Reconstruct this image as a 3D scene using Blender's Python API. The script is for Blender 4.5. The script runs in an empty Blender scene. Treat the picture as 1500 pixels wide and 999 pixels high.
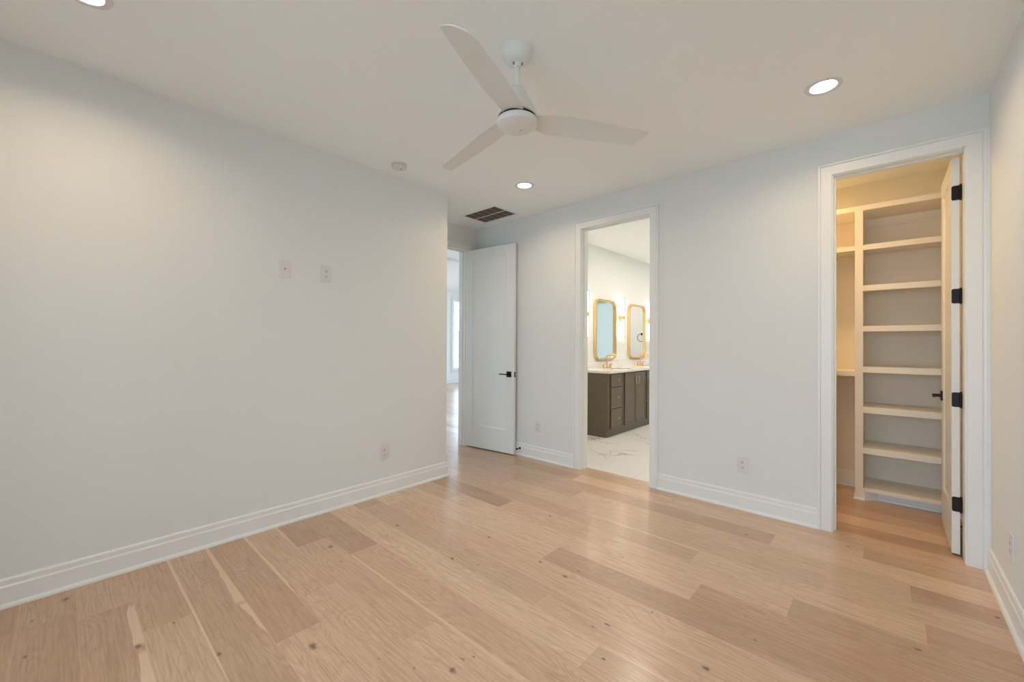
import bpy, bmesh, math, random
from mathutils import Vector, Matrix
PI = math.pi
R = math.radians
scene = bpy.context.scene
col = scene.collection
random.seed(7)

# ------------------------------------------------------------------ view, camera
scene.view_settings.view_transform = 'Standard'
scene.view_settings.look = 'None'
scene.view_settings.gamma = 1.0
scene.view_settings.use_curve_mapping = False
scene.view_settings.exposure = 0.0
scene.cycles.max_bounces = 14
scene.cycles.diffuse_bounces = 12
scene.cycles.glossy_bounces = 5
scene.cycles.sample_clamp_indirect = 8.0
scene.cycles.use_denoising = True

EYE = 1.2854
FPX, YAW, PITCH, ROLL = 601.5, 0.737768, 0.005667, 0.004517
cam_d = bpy.data.cameras.new('camera')
cam = bpy.data.objects.new('camera', cam_d)
col.objects.link(cam)
cam_d.sensor_fit = 'HORIZONTAL'
cam_d.sensor_width = 36.0
cam_d.lens = 36.0 * FPX / 1500.0
cam_d.clip_start = 0.02
fw = Vector((-math.sin(YAW) * math.cos(PITCH), math.cos(YAW) * math.cos(PITCH), math.sin(PITCH)))
rt = Vector((math.cos(YAW), math.sin(YAW), 0))
up = rt.cross(fw)
r2 = rt * math.cos(ROLL) + up * math.sin(ROLL)
u2 = -rt * math.sin(ROLL) + up * math.cos(ROLL)
cam.matrix_world = Matrix(((r2.x, u2.x, -fw.x, 0), (r2.y, u2.y, -fw.y, 0), (r2.z, u2.z, -fw.z, EYE), (0, 0, 0, 1)))
scene.camera = cam

# ------------------------------------------------------------------ daylight
SKY_COL = (0.675, 0.885, 1.09)
SKY = 8.0
world = bpy.data.worlds.new('sky')
scene.world = world
world.use_nodes = True
bg = world.node_tree.nodes['Background']
bg.inputs[0].default_value = (*SKY_COL, 1)
bg.inputs[1].default_value = SKY

def area(name, loc, rot, sx, sy, power, color, portal=False, shape='RECTANGLE', parent=None, spread=None):
    l = bpy.data.lights.new(name, 'AREA')
    l.shape = shape
    l.size = sx
    if shape in ('RECTANGLE', 'ELLIPSE'):
        l.size_y = sy
    l.energy = power
    l.color = color
    if spread: l.spread = spread
    if portal:
        l.cycles.is_portal = True
    o = bpy.data.objects.new(name, l)
    col.objects.link(o)
    o.location = loc
    o.rotation_euler = rot
    o.parent = parent
    return o

CAN_W, CAN_COL = 5.8, (1.0, 0.74, 0.46)
BATH_FILL_W, SCONCE_E = 12.0, 13.0
CLOSET_W, CLOSET_COL = 11.2, (1.0, 0.60, 0.25)

# ------------------------------------------------------------------ room numbers
XL, YB, XR, YE, XE, H = -3.152, 3.584, 0.443, 2.526, -3.895, 2.74
T = 0.115
YF = -2.30                     # wall behind the camera
YC = 4.87                      # closet back wall
XBM = -3.30                    # bathroom mirror wall
YBE = 8.60                     # bathroom far wall
XHF = -10.42                   # far wall of the room beyond the hall door
HB, HH = 2.80, 2.97            # ceilings there

BX0, BX1, BZ = -2.298, -1.578, 2.452        # bathroom opening (clear)

# ------------------------------------------------------------------ materials
def nodes(m):
    m.use_nodes = True
    nt = m.node_tree
    return nt, nt.nodes['Principled BSDF']

def mat(name, c, rough=0.5, metal=0.0, spec=0.5, bump=0.0, bscale=200.0, var=0.0):
    m = bpy.data.materials.new(name)
    nt, b = nodes(m)
    b.inputs['Base Color'].default_value = (*c, 1)
    b.inputs['Roughness'].default_value = rough
    b.inputs['Metallic'].default_value = metal
    b.inputs['Specular IOR Level'].default_value = spec
    tc = nt.nodes.new('ShaderNodeTexCoord')
    nz = nt.nodes.new('ShaderNodeTexNoise')
    nz.inputs['Scale'].default_value = bscale
    nt.links.new(tc.outputs['Object'], nz.inputs['Vector'])
    if bump:
        bp = nt.nodes.new('ShaderNodeBump')
        bp.inputs['Strength'].default_value = bump
        bp.inputs['Distance'].default_value = 0.002
        nt.links.new(nz.outputs['Fac'], bp.inputs['Height'])
        nt.links.new(bp.outputs['Normal'], b.inputs['Normal'])
    mx = nt.nodes.new('ShaderNodeMix'); mx.data_type = 'RGBA'
    mx.inputs[6].default_value = (*c, 1)
    mx.inputs[7].default_value = (*[v * (1 - max(var, 0.02)) for v in c], 1)
    nt.links.new(nz.outputs['Fac'], mx.inputs[0])
    nt.links.new(mx.outputs[2], b.inputs['Base Color'])
    return m

def emit(name, c, s):
    m = bpy.data.materials.new(name)
    nt, b = nodes(m)
    b.inputs['Base Color'].default_value = (0.9, 0.9, 0.9, 1)
    b.inputs['Emission Color'].default_value = (*c, 1)
    b.inputs['Emission Strength'].default_value = s
    return m

M = {}
M['wall'] = mat('wall_paint', (0.765, 0.79, 0.79), 0.75, spec=0.25, bump=0.04, bscale=350)
M['ceiling'] = mat('ceiling_paint', (0.90, 0.935, 0.935), 0.9, spec=0.15, bump=0.04, bscale=300)
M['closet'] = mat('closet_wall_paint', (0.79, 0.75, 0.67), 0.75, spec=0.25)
M['hall'] = mat('hall_wall_paint', (0.87, 0.88, 0.88), 0.75, spec=0.25)
M['trim'] = mat('trim_enamel', (0.82, 0.84, 0.84), 0.32, spec=0.45)
M['door'] = mat('door_enamel', (0.78, 0.81, 0.81), 0.35, spec=0.45)
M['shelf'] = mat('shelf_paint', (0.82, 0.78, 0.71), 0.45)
M['fan'] = mat('fan_paint', (0.77, 0.79, 0.77), 0.42)
M['plastic'] = mat('white_plastic', (0.73, 0.715, 0.735), 0.35)
M['plastic_shadow'] = mat('grey_slot', (0.10, 0.10, 0.10), 0.6)
M['black'] = mat('black_metal', (0.006, 0.005, 0.006), 0.40, spec=0.3)
M['rubber'] = mat('black_rubber', (0.012, 0.012, 0.012), 0.8)
M['steel'] = mat('screw_steel', (0.35, 0.35, 0.35), 0.35, metal=1.0)
M['filter'] = mat('grille_filter', (0.13, 0.095, 0.08), 0.9)
M['gold'] = mat('brushed_gold', (0.86, 0.60, 0.27), 0.28, metal=1.0)
M['vanity'] = mat('vanity_paint', (0.125, 0.100, 0.070), 0.32, spec=0.5)
M['porcelain'] = mat('porcelain', (0.88, 0.88, 0.87), 0.12)
M['mirror'] = mat('mirror_glass', (0.92, 0.94, 0.94), 0.01, metal=1.0)
M['facade'] = mat('pale_siding', (0.75, 0.77, 0.80), 0.8)
M['facade_trim'] = mat('grey_trim', (0.35, 0.40, 0.46), 0.6)
M['ground'] = mat('bounce_ground', (0.62, 0.61, 0.58), 0.95, var=0.15, bscale=4)  # pale ground added to bounce daylight up to the ceiling
M['lens'] = emit('lamp_lens', (1.0, 0.93, 0.82), 14.0)
M['tube'] = emit('sconce_glass', (1.0, 0.87, 0.72), SCONCE_E)

def glass(name):
    m = bpy.data.materials.new(name)
    m.use_nodes = True
    nt = m.node_tree
    nt.nodes.clear()
    out = nt.nodes.new('ShaderNodeOutputMaterial')
    tr = nt.nodes.new('ShaderNodeBsdfTransparent')
    gl = nt.nodes.new('ShaderNodeBsdfGlossy'); gl.inputs['Roughness'].default_value = 0.02
    fr = nt.nodes.new('ShaderNodeFresnel'); fr.inputs['IOR'].default_value = 1.45
    mx = nt.nodes.new('ShaderNodeMixShader')
    nt.links.new(fr.outputs[0], mx.inputs[0])
    nt.links.new(tr.outputs[0], mx.inputs[1]); nt.links.new(gl.outputs[0], mx.inputs[2])
    nt.links.new(mx.outputs[0], out.inputs['Surface'])
    return m
M['glass'] = glass('window_glass')

def marble(name, tile=0.6, grout=True, vein=1.0, rough=0.12):
    m = bpy.data.materials.new(name)
    nt, b = nodes(m)
    N, L = nt.nodes.new, nt.links.new
    tc = N('ShaderNodeTexCoord')
    n1 = N('ShaderNodeTexNoise'); n1.inputs['Scale'].default_value = 1.6; n1.inputs['Detail'].default_value = 6
    n1.inputs['Distortion'].default_value = 0.6
    L(tc.outputs['Object'], n1.inputs['Vector'])
    a = N('ShaderNodeMath'); a.operation = 'SUBTRACT'; a.inputs[1].default_value = 0.5; L(n1.outputs['Fac'], a.inputs[0])
    ab = N('ShaderNodeMath'); ab.operation = 'ABSOLUTE'; L(a.outputs[0], ab.inputs[0])
    mr = N('ShaderNodeMapRange'); mr.inputs['From Min'].default_value = 0.0; mr.inputs['From Max'].default_value = 0.022
    mr.inputs['To Min'].default_value = 1.0; mr.inputs['To Max'].default_value = 0.0
    L(ab.outputs[0], mr.inputs['Value'])
    n2 = N('ShaderNodeTexNoise'); n2.inputs['Scale'].default_value = 2.3; L(tc.outputs['Object'], n2.inputs['Vector'])
    m2 = N('ShaderNodeMapRange'); m2.inputs['From Min'].default_value = 0.45; m2.inputs['From Max'].default_value = 0.65
    m2.inputs['To Max'].default_value = 0.75 * vein
    L(n2.outputs['Fac'], m2.inputs['Value'])
    mu = N('ShaderNodeMath'); mu.operation = 'MULTIPLY'; L(mr.outputs[0], mu.inputs[0]); L(m2.outputs[0], mu.inputs[1])
    c1 = N('ShaderNodeMix'); c1.data_type = 'RGBA'
    c1.inputs[6].default_value = (0.80, 0.785, 0.765, 1); c1.inputs[7].default_value = (0.42, 0.33, 0.22, 1)
    L(mu.outputs[0], c1.inputs[0])
    last = c1.outputs[2]
    if grout:
        br = N('ShaderNodeTexBrick'); br.offset = 0.5
        br.inputs['Scale'].default_value = 1.0; br.inputs['Brick Width'].default_value = tile * 2; br.inputs['Row Height'].default_value = tile
        br.inputs['Mortar Size'].default_value = 0.0018; br.inputs['Mortar Smooth'].default_value = 0.3
        L(tc.outputs['Object'], br.inputs['Vector'])
        c2 = N('ShaderNodeMix'); c2.data_type = 'RGBA'
        c2.inputs[7].default_value = (0.62, 0.59, 0.54, 1)
        L(br.outputs['Fac'], c2.inputs[0]); L(last, c2.inputs[6]); last = c2.outputs[2]
    L(last, b.inputs['Base Color'])
    b.inputs['Roughness'].default_value = rough
    return m
M['marble'] = marble('marble_tile', rough=0.22)
M['quartz'] = marble('white_quartz', grout=False, vein=0.35, rough=0.15)

KNOTS = [(-3.022, 0.027, 2), (-2.898, -0.078, 1), (-2.591, -0.085, 1), (-2.333, 0.23, 1.8), (-2.584, 1.153, 2), (-2.031, 0.45, 1.5), (-1.793, 0.728, 2.3), (-2.363, 1.118, 1), (-2.406, 0.357, 0.8), (-2.539, 1.603, 1.5), (-1.914, 1.582, 1.5), (-1.944, 1.919, 1.2), (-2.204, 2.61, 1), (-2.675, 2.645, 1), (-1.746, 1.635, 0.8), (-2.16, 2.015, 0.8), (-1.26, 1.044, 1.8), (-1.271, 1.11, 1.2), (-1.249, 1.15, 0.7), (-1.527, 0.879, 0.6), (-1.377, 0.95, 0.6), (-1.847, 2.464, 1.4), (-1.291, 3.399, 1.4), (-1.504, 1.909, 1.2), (-1.277, 1.981, 0.9), (-1.175, 2.287, 1), (-1.309, 1.886, 1.9), (-0.941, 1.694, 1.3), (-0.982, 1.638, 1), (-0.827, 1.915, 0.7), (-0.525, 1.733, 1.5), (-0.851, 1.5, 1), (-0.174, 3.389, 1.2), (-0.074, 4.248, 1.2), (-0.696, 3.128, 0.8), (0.099, 2.446, 1.2), (-0.421, 2.043, 0.6), (0.389, 2.987, 1.2)]
# pale sapwood bands along plank edges: x0, x1, edge y, side, width at x0, width at x1
STREAKS = [(-2.72, -2.33, 0.252, -1, 0.030, 0.036), (-2.29, -1.95, 0.252, -1, 0.026, 0.040), (-3.15, -2.35, 0.628, -1, 0.012, 0.040), (-2.35, -2.0, 0.628, -1, 0.030, 0.003),
           (-3.15, -2.25, 0.816, 1, 0.022, 0.012), (-3.15, -1.85, 0.440, -1, 0.016, 0.006), (-3.15, -2.68, 1.004, 1, 0.022, 0.004),
           (-2.40, -1.0, 1.192, 1, 0.010, 0.020), (-1.99, -0.55, 1.756, -1, 0.008, 0.006), (-1.76, -0.855, 2.696, -1, 0.010, 0.022),
           (-0.90, -0.40, 1.568, -1, 0.012, 0.006), (-2.3, -1.4, 2.508, -1, 0.010, 0.006), (-3.1, -2.2, 2.132, -1, 0.006, 0.012)]

def oak():
    m = bpy.data.materials.new('oak_planks')
    nt, b = nodes(m)
    N, L = nt.nodes.new, nt.links.new
    def math_(op, a_, b_=None, c_=None):
        n = N('ShaderNodeMath'); n.operation = op
        for i, v in enumerate((a_, b_, c_)):
            if v is None: continue
            if isinstance(v, (int, float)): n.inputs[i].default_value = v
            else: L(v, n.inputs[i])
        return n.outputs[0]
    def mr(v, a0, a1, b0, b1, smooth=False):
        n = N('ShaderNodeMapRange')
        if smooth: n.interpolation_type = 'SMOOTHSTEP'
        L(v, n.inputs['Value'])
        for k, x in zip(('From Min', 'From Max', 'To Min', 'To Max'), (a0, a1, b0, b1)):
            n.inputs[k].default_value = x
        return n.outputs[0]
    def mix(f, a_, b_, mode='MIX'):
        n = N('ShaderNodeMix'); n.data_type = 'RGBA'; n.blend_type = mode
        if isinstance(f, (int, float)): n.inputs[0].default_value = f
        else: L(f, n.inputs[0])
        for i, v in ((6, a_), (7, b_)):
            if isinstance(v, tuple): n.inputs[i].default_value = (*v, 1)
            else: L(v, n.inputs[i])
        return n.outputs[2]
    tc = N('ShaderNodeTexCoord')
    sp = N('ShaderNodeSeparateXYZ'); L(tc.outputs['Object'], sp.inputs[0])
    X, Y = sp.outputs[0], sp.outputs[1]
    at = N('ShaderNodeAttribute'); at.attribute_name = 'plank'
    sa = N('ShaderNodeSeparateColor'); L(at.outputs['Color'], sa.inputs[0])
    tone, hue, seed = sa.outputs[0], sa.outputs[1], sa.outputs[2]
    uv = N('ShaderNodeUVMap'); uv.uv_map = 'UVMap'
    su = N('ShaderNodeSeparateXYZ'); L(uv.outputs[0], su.inputs[0])
    V = su.outputs[1]      # metres across the plank
    U = su.outputs[0]      # metres from the nearest plank end
    sd = math_('MULTIPLY', seed, 137.0)
    # long figure (cathedral grain)
    def coord(kx, ky, ks):
        c = N('ShaderNodeCombineXYZ')
        L(math_('MULTIPLY', X, kx), c.inputs[0]); L(math_('MULTIPLY', Y, ky), c.inputs[1]); L(math_('MULTIPLY', sd, ks), c.inputs[2])
        return c.outputs[0]
    def noise(vec, scale, detail, dist=0.0, rough=0.5):
        n = N('ShaderNodeTexNoise'); L(vec, n.inputs['Vector'])
        n.inputs['Scale'].default_value = scale; n.inputs['Detail'].default_value = detail
        n.inputs['Distortion'].default_value = dist; n.inputs['Roughness'].default_value = rough
        return n.outputs['Fac']
    low = noise(coord(1.3, 5.5, 1.0), 1.0, 2.0, 0.25)
    rings = math_('SINE', math_('MULTIPLY', low, 120.0))
    rings = mr(rings, -0.2, 1.0, 0.0, 1.0)
    fine = noise(coord(5.0, 130.0, 0.7), 1.0, 3.0)
    fine2 = noise(coord(22.0, 420.0, 0.3), 1.0, 2.0)
    cloud = noise(coord(1.6, 6.0, 2.0), 1.0, 3.0)
    base = mix(mr(tone, 0, 1, 0, 1), (0.38, 0.235, 0.145), (0.83, 0.62, 0.43))
    base = mix(math_('MULTIPLY', hue, 0.55), base, (0.60, 0.37, 0.25))
    base = mix(mr(cloud, 0.35, 0.7, 0.0, 0.30), base, (0.76, 0.56, 0.38))
    rg = math_('MULTIPLY', rings, mr(cloud, 0.38, 0.62, 0.02, 0.24))
    base = mix(rg, base, (0.34, 0.195, 0.11))
    base = mix(mr(fine, 0.42, 0.72, 0.0, 0.44), base, (0.34, 0.20, 0.12))
    base = mix(mr(fine2, 0.5, 0.75, 0.0, 0.22), base, (0.22, 0.13, 0.08))
    # sapwood bands
    wob = math_('MULTIPLY', math_('SUBTRACT', noise(coord(7.0, 3.0, 0.0), 1.0, 2.0), 0.5), 0.024)
    sap = None
    for x0, x1, y0, s, w0, w1 in STREAKS:
        wx = math_('ADD', mr(X, x0, x1, w0, w1), wob if max(w0, w1) > 0.02 else math_('MULTIPLY', wob, 0.3))
        dy = math_('MULTIPLY', math_('SUBTRACT', Y, y0), s)
        k = mr(math_('SUBTRACT', wx, dy), 0.0, 0.0025, 0.0, 1.0)
        k = math_('MULTIPLY', k, math_('GREATER_THAN', dy, -0.0005))
        k = math_('MULTIPLY', k, math_('MULTIPLY', mr(X, x0 - 0.01, x0 + 0.03, 0.0, 1.0), mr(X, x1 - 0.03, x1 + 0.01, 1.0, 0.0)))
        sap = k if sap is None else math_('MAXIMUM', sap, k)
    base = mix(math_('MULTIPLY', sap, 0.82), base, (0.74, 0.56, 0.40))
    # knots
    kn = None
    nz = noise(tc.outputs['Object'], 60.0, 2.0)
    wobv = math_('MULTIPLY', math_('SUBTRACT', nz, 0.5), 0.022)
    sc_ = N('ShaderNodeCombineXYZ'); L(math_('MULTIPLY', X, 0.62), sc_.inputs[0]); L(Y, sc_.inputs[1])
    for kx, ky, ks in KNOTS:
        d = N('ShaderNodeVectorMath'); d.operation = 'DISTANCE'; L(sc_.outputs[0], d.inputs[0]); d.inputs[1].default_value = (kx * 0.62, ky, 0)
        r0 = 0.0072 * ks
        v = mr(math_('ADD', d.outputs['Value'], wobv), r0 * 0.25, r0 * 1.25, 1.0, 0.0, True)
        kn = v if kn is None else math_('MAXIMUM', kn, v)
    base = mix(math_('MULTIPLY', kn, 0.76), base, (0.10, 0.062, 0.042))
    # bevelled joints between planks
    j = math_('MINIMUM', V, U)
    jm = mr(j, 0.0, 0.0022, 1.0, 0.0)
    base = mix(math_('MULTIPLY', mr(V, 0.0008, 0.0045, 1.0, 0.0), 0.30), base, (0.80, 0.62, 0.44))
    base = mix(math_('MULTIPLY', mr(j, 0.0, 0.0012, 1.0, 0.0), 0.40), base, (0.24, 0.15, 0.09))
    L(base, b.inputs['Base Color'])
    L(mr(fine, 0.3, 0.8, 0.30, 0.42), b.inputs['Roughness'])
    b.inputs['Specular IOR Level'].default_value = 0.5
    b.inputs['Coat Weight'].default_value = 0.40; b.inputs['Coat Roughness'].default_value = 0.22; b.inputs['Coat IOR'].default_value = 1.5
    bp = N('ShaderNodeBump'); bp.inputs['Strength'].default_value = 0.12; bp.inputs['Distance'].default_value = 0.001
    L(math_('ADD', math_('MULTIPLY', fine, 0.5), math_('MULTIPLY', jm, -1.2)), bp.inputs['Height'])
    L(bp.outputs['Normal'], b.inputs['Normal'])
    return m
M['oak'] = oak()

# ------------------------------------------------------------------ mesh helpers
class MB:
    def __init__(s): s.bm = bmesh.new()
    def box(s, x0, x1, y0, y1, z0, z1, bev=0.0, seg=2, mtx=None):
        r = bmesh.ops.create_cube(s.bm, size=1.0)
        vs = r['verts']
        for v in vs:
            v.co = Vector((x0 + (x1 - x0) * (v.co.x + .5), y0 + (y1 - y0) * (v.co.y + .5), z0 + (z1 - z0) * (v.co.z + .5)))
        if bev:
            es = list({e for v in vs for e in v.link_edges})
            rb = bmesh.ops.bevel(s.bm, geom=es, offset=bev, segments=seg, affect='EDGES', profile=0.5)
            vs = list({v for f in rb['faces'] for v in f.verts} | {v for v in vs if v.is_valid})
        if mtx is not None:
            bmesh.ops.transform(s.bm, matrix=mtx, verts=vs)
        return s
    def lathe(s, prof, seg=48, mtx=None, caps=True):
        # prof = [(r, z), ...] about Z
        vs_all = []
        rings = []
        for r, z in prof:
            if r < 1e-6:
                rings.append([s.bm.verts.new((0, 0, z))])
            else:
                rings.append([s.bm.verts.new((r * math.cos(2 * PI * i / seg), r * math.sin(2 * PI * i / seg), z)) for i in range(seg)])
            vs_all += rings[-1]
        for a, b in zip(rings[:-1], rings[1:]):
            for i in range(seg):
                k = (i + 1) % seg
                if len(a) == 1 and len(b) == 1: continue
                if len(a) == 1: s.bm.faces.new((a[0], b[k], b[i]))
                elif len(b) == 1: s.bm.faces.new((a[i], a[k], b[0]))
                else: s.bm.faces.new((a[i], a[k], b[k], b[i]))
        if caps:
            for rg in (rings[0], rings[-1]):
                if len(rg) > 1: s.bm.faces.new(rg)
        if mtx is not None: bmesh.ops.transform(s.bm, matrix=mtx, verts=vs_all)
        return s
    def cyl(s, p0, p1, r, seg=24, r1=None):
        p0, p1 = Vector(p0), Vector(p1)
        d = p1 - p0
        q = d.to_track_quat('Z', 'Y').to_matrix().to_4x4()
        return s.lathe([(r, 0), (r if r1 is None else r1, d.length)], seg, Matrix.Translation(p0) @ q)
    def tube(s, pts, r, seg=12, closed=False):
        P = [Vector(p) for p in pts]
        n = len(P); rings = []
        prev = None
        for i in range(n):
            if closed: t = (P[(i + 1) % n] - P[i - 1]).normalized()
            else: t = (P[min(i + 1, n - 1)] - P[max(i - 1, 0)]).normalized()
            if prev is None:
                a = Vector((0, 0, 1)) if abs(t.z) < 0.9 else Vector((1, 0, 0))
                u = t.cross(a).normalized()
            else:
                u = (prev - t * prev.dot(t)).normalized()
            prev = u
            w = t.cross(u)
            rings.append([s.bm.verts.new(P[i] + (u * math.cos(2 * PI * k / seg) + w * math.sin(2 * PI * k / seg)) * r) for k in range(seg)])
        m = n if closed else n - 1
        for i in range(m):
            a, b = rings[i], rings[(i + 1) % n]
            for k in range(seg):
                s.bm.faces.new((a[k], a[(k + 1) % seg], b[(k + 1) % seg], b[k]))
        if not closed:
            s.bm.faces.new(rings[0]); s.bm.faces.new(rings[-1])
        return s
    def sweep(s, prof, paths, closed_prof=True):
        # paths: function (profile point) -> list of world points along the path
        rows = [[s.bm.verts.new(q) for q in paths(pp)] for pp in prof]
        n = len(rows)
        for i in range(n if closed_prof else n - 1):
            a, b = rows[i], rows[(i + 1) % n]
            for k in range(len(a) - 1):
                s.bm.faces.new((a[k], a[k + 1], b[k + 1], b[k]))
        if closed_prof:
            s.bm.faces.new([r[0] for r in rows]); s.bm.faces.new([r[-1] for r in rows])
        return s
    def prism(s, pts, z0, z1, mtx=None):
        lo = [s.bm.verts.new((x, y, z0)) for x, y in pts]
        hi = [s.bm.verts.new((x, y, z1)) for x, y in pts]
        s.bm.faces.new(lo); s.bm.faces.new(hi)
        for i in range(len(pts)):
            k = (i + 1) % len(pts)
            s.bm.faces.new((lo[i], lo[k], hi[k], hi[i]))
        if mtx is not None: bmesh.ops.transform(s.bm, matrix=mtx, verts=lo + hi)
        return s
    def build(s, name, m, parent=None, smooth=False, bevel=0.0, kind=None):
        bmesh.ops.recalc_face_normals(s.bm, faces=s.bm.faces)
        me = bpy.data.meshes.new(name)
        s.bm.to_mesh(me); s.bm.free()
        me.materials.append(m)
        if smooth:
            for p in me.polygons: p.use_smooth = True
            try: me.set_sharp_from_angle(angle=R(35))
            except Exception: pass
        o = bpy.data.objects.new(name, me)
        col.objects.link(o)
        o.parent = parent
        if bevel:
            bv = o.modifiers.new('bevel', 'BEVEL'); bv.width = bevel; bv.segments = 2; bv.limit_method = 'ANGLE'; bv.angle_limit = R(40)
        if kind: o['kind'] = kind
        return o

def struct(name, mb, m, parent=None, **k):
    return mb.build(name, m, parent, kind=None if parent else 'structure', **k)

def empty(name, loc, rotz=0.0):
    o = bpy.data.objects.new(name, None)
    o.empty_display_size = 0.05
    col.objects.link(o); o.location = loc; o.rotation_euler = (0, 0, rotz)
    return o

def tag(o, label, cat, group=None):
    o['label'] = label; o['category'] = cat
    if group: o['group'] = group
    return o

def thing(name, label, cat, loc=(0, 0, 0), rotz=0.0, group=None):
    return tag(empty(name, loc, rotz), label, cat, group)

def copy_tree(o, parent=None):
    c = o.copy(); col.objects.link(c); c.parent = parent
    for ch in list(o.children): copy_tree(ch, c)
    return c

def rrect(cx, cy, w, h, r, n=8):
    pts = []
    for sx, sy, a0 in ((1, 1, 0), (-1, 1, 90), (-1, -1, 180), (1, -1, 270)):
        for i in range(n + 1):
            a = R(a0 + 90 * i / n)
            pts.append((cx + sx * (w / 2 - r) + r * math.cos(a), cy + sy * (h / 2 - r) + r * math.sin(a)))
    return pts

# ------------------------------------------------------------------ floors
ROW_W, ROW_0 = 0.188, 0.064
JOINTS = {0: [-2.75], 1: [-2.427, -0.6], 2: [-1.2], 3: [-1.925, 0.1], 4: [-2.18, -0.3], 5: [-1.54], 6: [-2.405, -0.6], 7: [-2.685, -0.9], 8: [-1.28], 9: [-2.9, 0.0],
          10: [-3.3, -1.52], 11: [-2.67, -0.73], 12: [-2.247, -1.34, -0.345], 13: [-1.762, -0.856, 0.135], 14: [-2.6, -0.245], 15: [-1.95], 16: [-2.9, -0.55], 17: [-2.2, -0.1]}
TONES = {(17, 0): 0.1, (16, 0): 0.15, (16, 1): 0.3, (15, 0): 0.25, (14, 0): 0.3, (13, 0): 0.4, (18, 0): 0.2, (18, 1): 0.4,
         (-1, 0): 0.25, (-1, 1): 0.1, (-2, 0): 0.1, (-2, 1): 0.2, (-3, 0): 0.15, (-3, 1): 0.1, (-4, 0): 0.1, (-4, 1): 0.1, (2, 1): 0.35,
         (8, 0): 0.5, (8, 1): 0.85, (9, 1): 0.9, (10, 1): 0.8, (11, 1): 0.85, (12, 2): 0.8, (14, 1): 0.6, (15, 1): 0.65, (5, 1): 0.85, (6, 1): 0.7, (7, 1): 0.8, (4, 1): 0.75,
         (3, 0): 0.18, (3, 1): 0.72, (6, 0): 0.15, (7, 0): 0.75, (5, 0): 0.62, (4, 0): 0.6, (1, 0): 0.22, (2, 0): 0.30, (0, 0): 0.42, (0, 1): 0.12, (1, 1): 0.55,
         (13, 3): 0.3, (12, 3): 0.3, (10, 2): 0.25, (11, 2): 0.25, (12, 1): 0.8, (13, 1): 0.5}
def plank_floor(name, rects):
    bm = bmesh.new()
    cl = bm.loops.layers.float_color.new('plank')
    uvl = bm.loops.layers.uv.new('UVMap')
    for (x0, x1, y0, y1) in rects:
        r0 = math.floor((y0 - ROW_0) / ROW_W); r1 = math.ceil((y1 - ROW_0) / ROW_W)
        for r in range(r0, r1):
            ya, yb = ROW_0 + r * ROW_W, ROW_0 + (r + 1) * ROW_W
            rr = random.Random(r * 77 + 5)
            js = list(JOINTS.get(r, [rr.uniform(-3.0, -0.8)]))
            x = js[0]
            while x > -11.5: x -= rr.uniform(1.1, 2.1); js.insert(0, x)
            nleft = len(js) - len(JOINTS.get(r, [0]))
            x = js[-1]
            while x < 1.5: x += rr.uniform(1.2, 2.1); js.append(x)
            for i in range(len(js) - 1):
                a, b = js[i], js[i + 1]
                rk = random.Random(r * 1000 + i)
                tone = rk.random(); hu = rk.random(); sd = rk.random()
                key = (r, i - nleft + 1)
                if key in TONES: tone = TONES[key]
                xa, xb, yc, yd = max(a, x0), min(b, x1), max(ya, y0), min(yb, y1)
                if xb - xa < 1e-4 or yd - yc < 1e-4: continue
                xm, ym = (a + b) / 2, (ya + yb) / 2
                # four quads so that the UVs can hold the distance to the joint
                xs = [xa] + ([xm] if xa < xm < xb else []) + [xb]
                ys = [yc] + ([ym] if yc < ym < yd else []) + [yd]
                for p in range(len(xs) - 1):
                    for q in range(len(ys) - 1):
                        f = bm.faces.new([bm.verts.new(c) for c in ((xs[p], ys[q], 0), (xs[p + 1], ys[q], 0), (xs[p + 1], ys[q + 1], 0), (xs[p], ys[q + 1], 0))])
                        for lp in f.loops:
                            c = lp.vert.co
                            lp[cl] = (tone, hu, sd, 1)
                            lp[uvl].uv = (min(c.x - a, b - c.x), min(c.y - ya, yb - c.y))
        # skirt below so the floor has thickness
    me = bpy.data.meshes.new(name); bm.to_mesh(me); bm.free(); me.materials.append(M['oak'])
    o = bpy.data.objects.new(name, me); col.objects.link(o); o['kind'] = 'structure'
    return o
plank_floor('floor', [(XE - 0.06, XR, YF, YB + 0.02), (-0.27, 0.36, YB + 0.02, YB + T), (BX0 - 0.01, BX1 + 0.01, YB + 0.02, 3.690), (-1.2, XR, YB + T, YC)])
plank_floor('floor_hall', [(XHF, XE - 0.06, 0.5, 11.5)])
struct('floor_bathroom', MB().box(XBM - 0.1, -1.30, 3.690, YBE, -0.05, 0.001), M['marble'])
struct('floor_slab', MB().box(XHF - 0.2, XR + 0.2, YF - 0.2, 11.6, -0.30, -0.06), M['ceiling'])

# ------------------------------------------------------------------ shell
def wall_x(mb, y0, y1, x0, x1, z1, holes=(), z0=0.0):
    # wall running along X, between y0..y1, with holes (xa, xb, za, zb)
    x = x0
    for xa, xb, za, zb in sorted(holes):
        mb.box(x, xa, y0, y1, z0, z1)
        if za > z0: mb.box(xa, xb, y0, y1, z0, za)
        mb.box(xa, xb, y0, y1, zb, z1)
        x = xb
    mb.box(x, x1, y0, y1, z0, z1)
    return mb
def wall_y(mb, x0, x1, y0, y1, z1, holes=(), z0=0.0):
    y = y0
    for ya, yb, za, zb in sorted(holes):
        mb.box(x0, x1, y, ya, z0, z1)
        if za > z0: mb.box(x0, x1, ya, yb, z0, za)
        mb.box(x0, x1, ya, yb, zb, z1)
        y = yb
    mb.box(x0, x1, y, y1, z0, z1)
    return mb
J = 0.02
CX0, CX1, CZ = -0.264, 0.347, 2.450         # closet opening
HY0, HY1, HZ = 2.655, 3.410, 2.440          # hall opening
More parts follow.
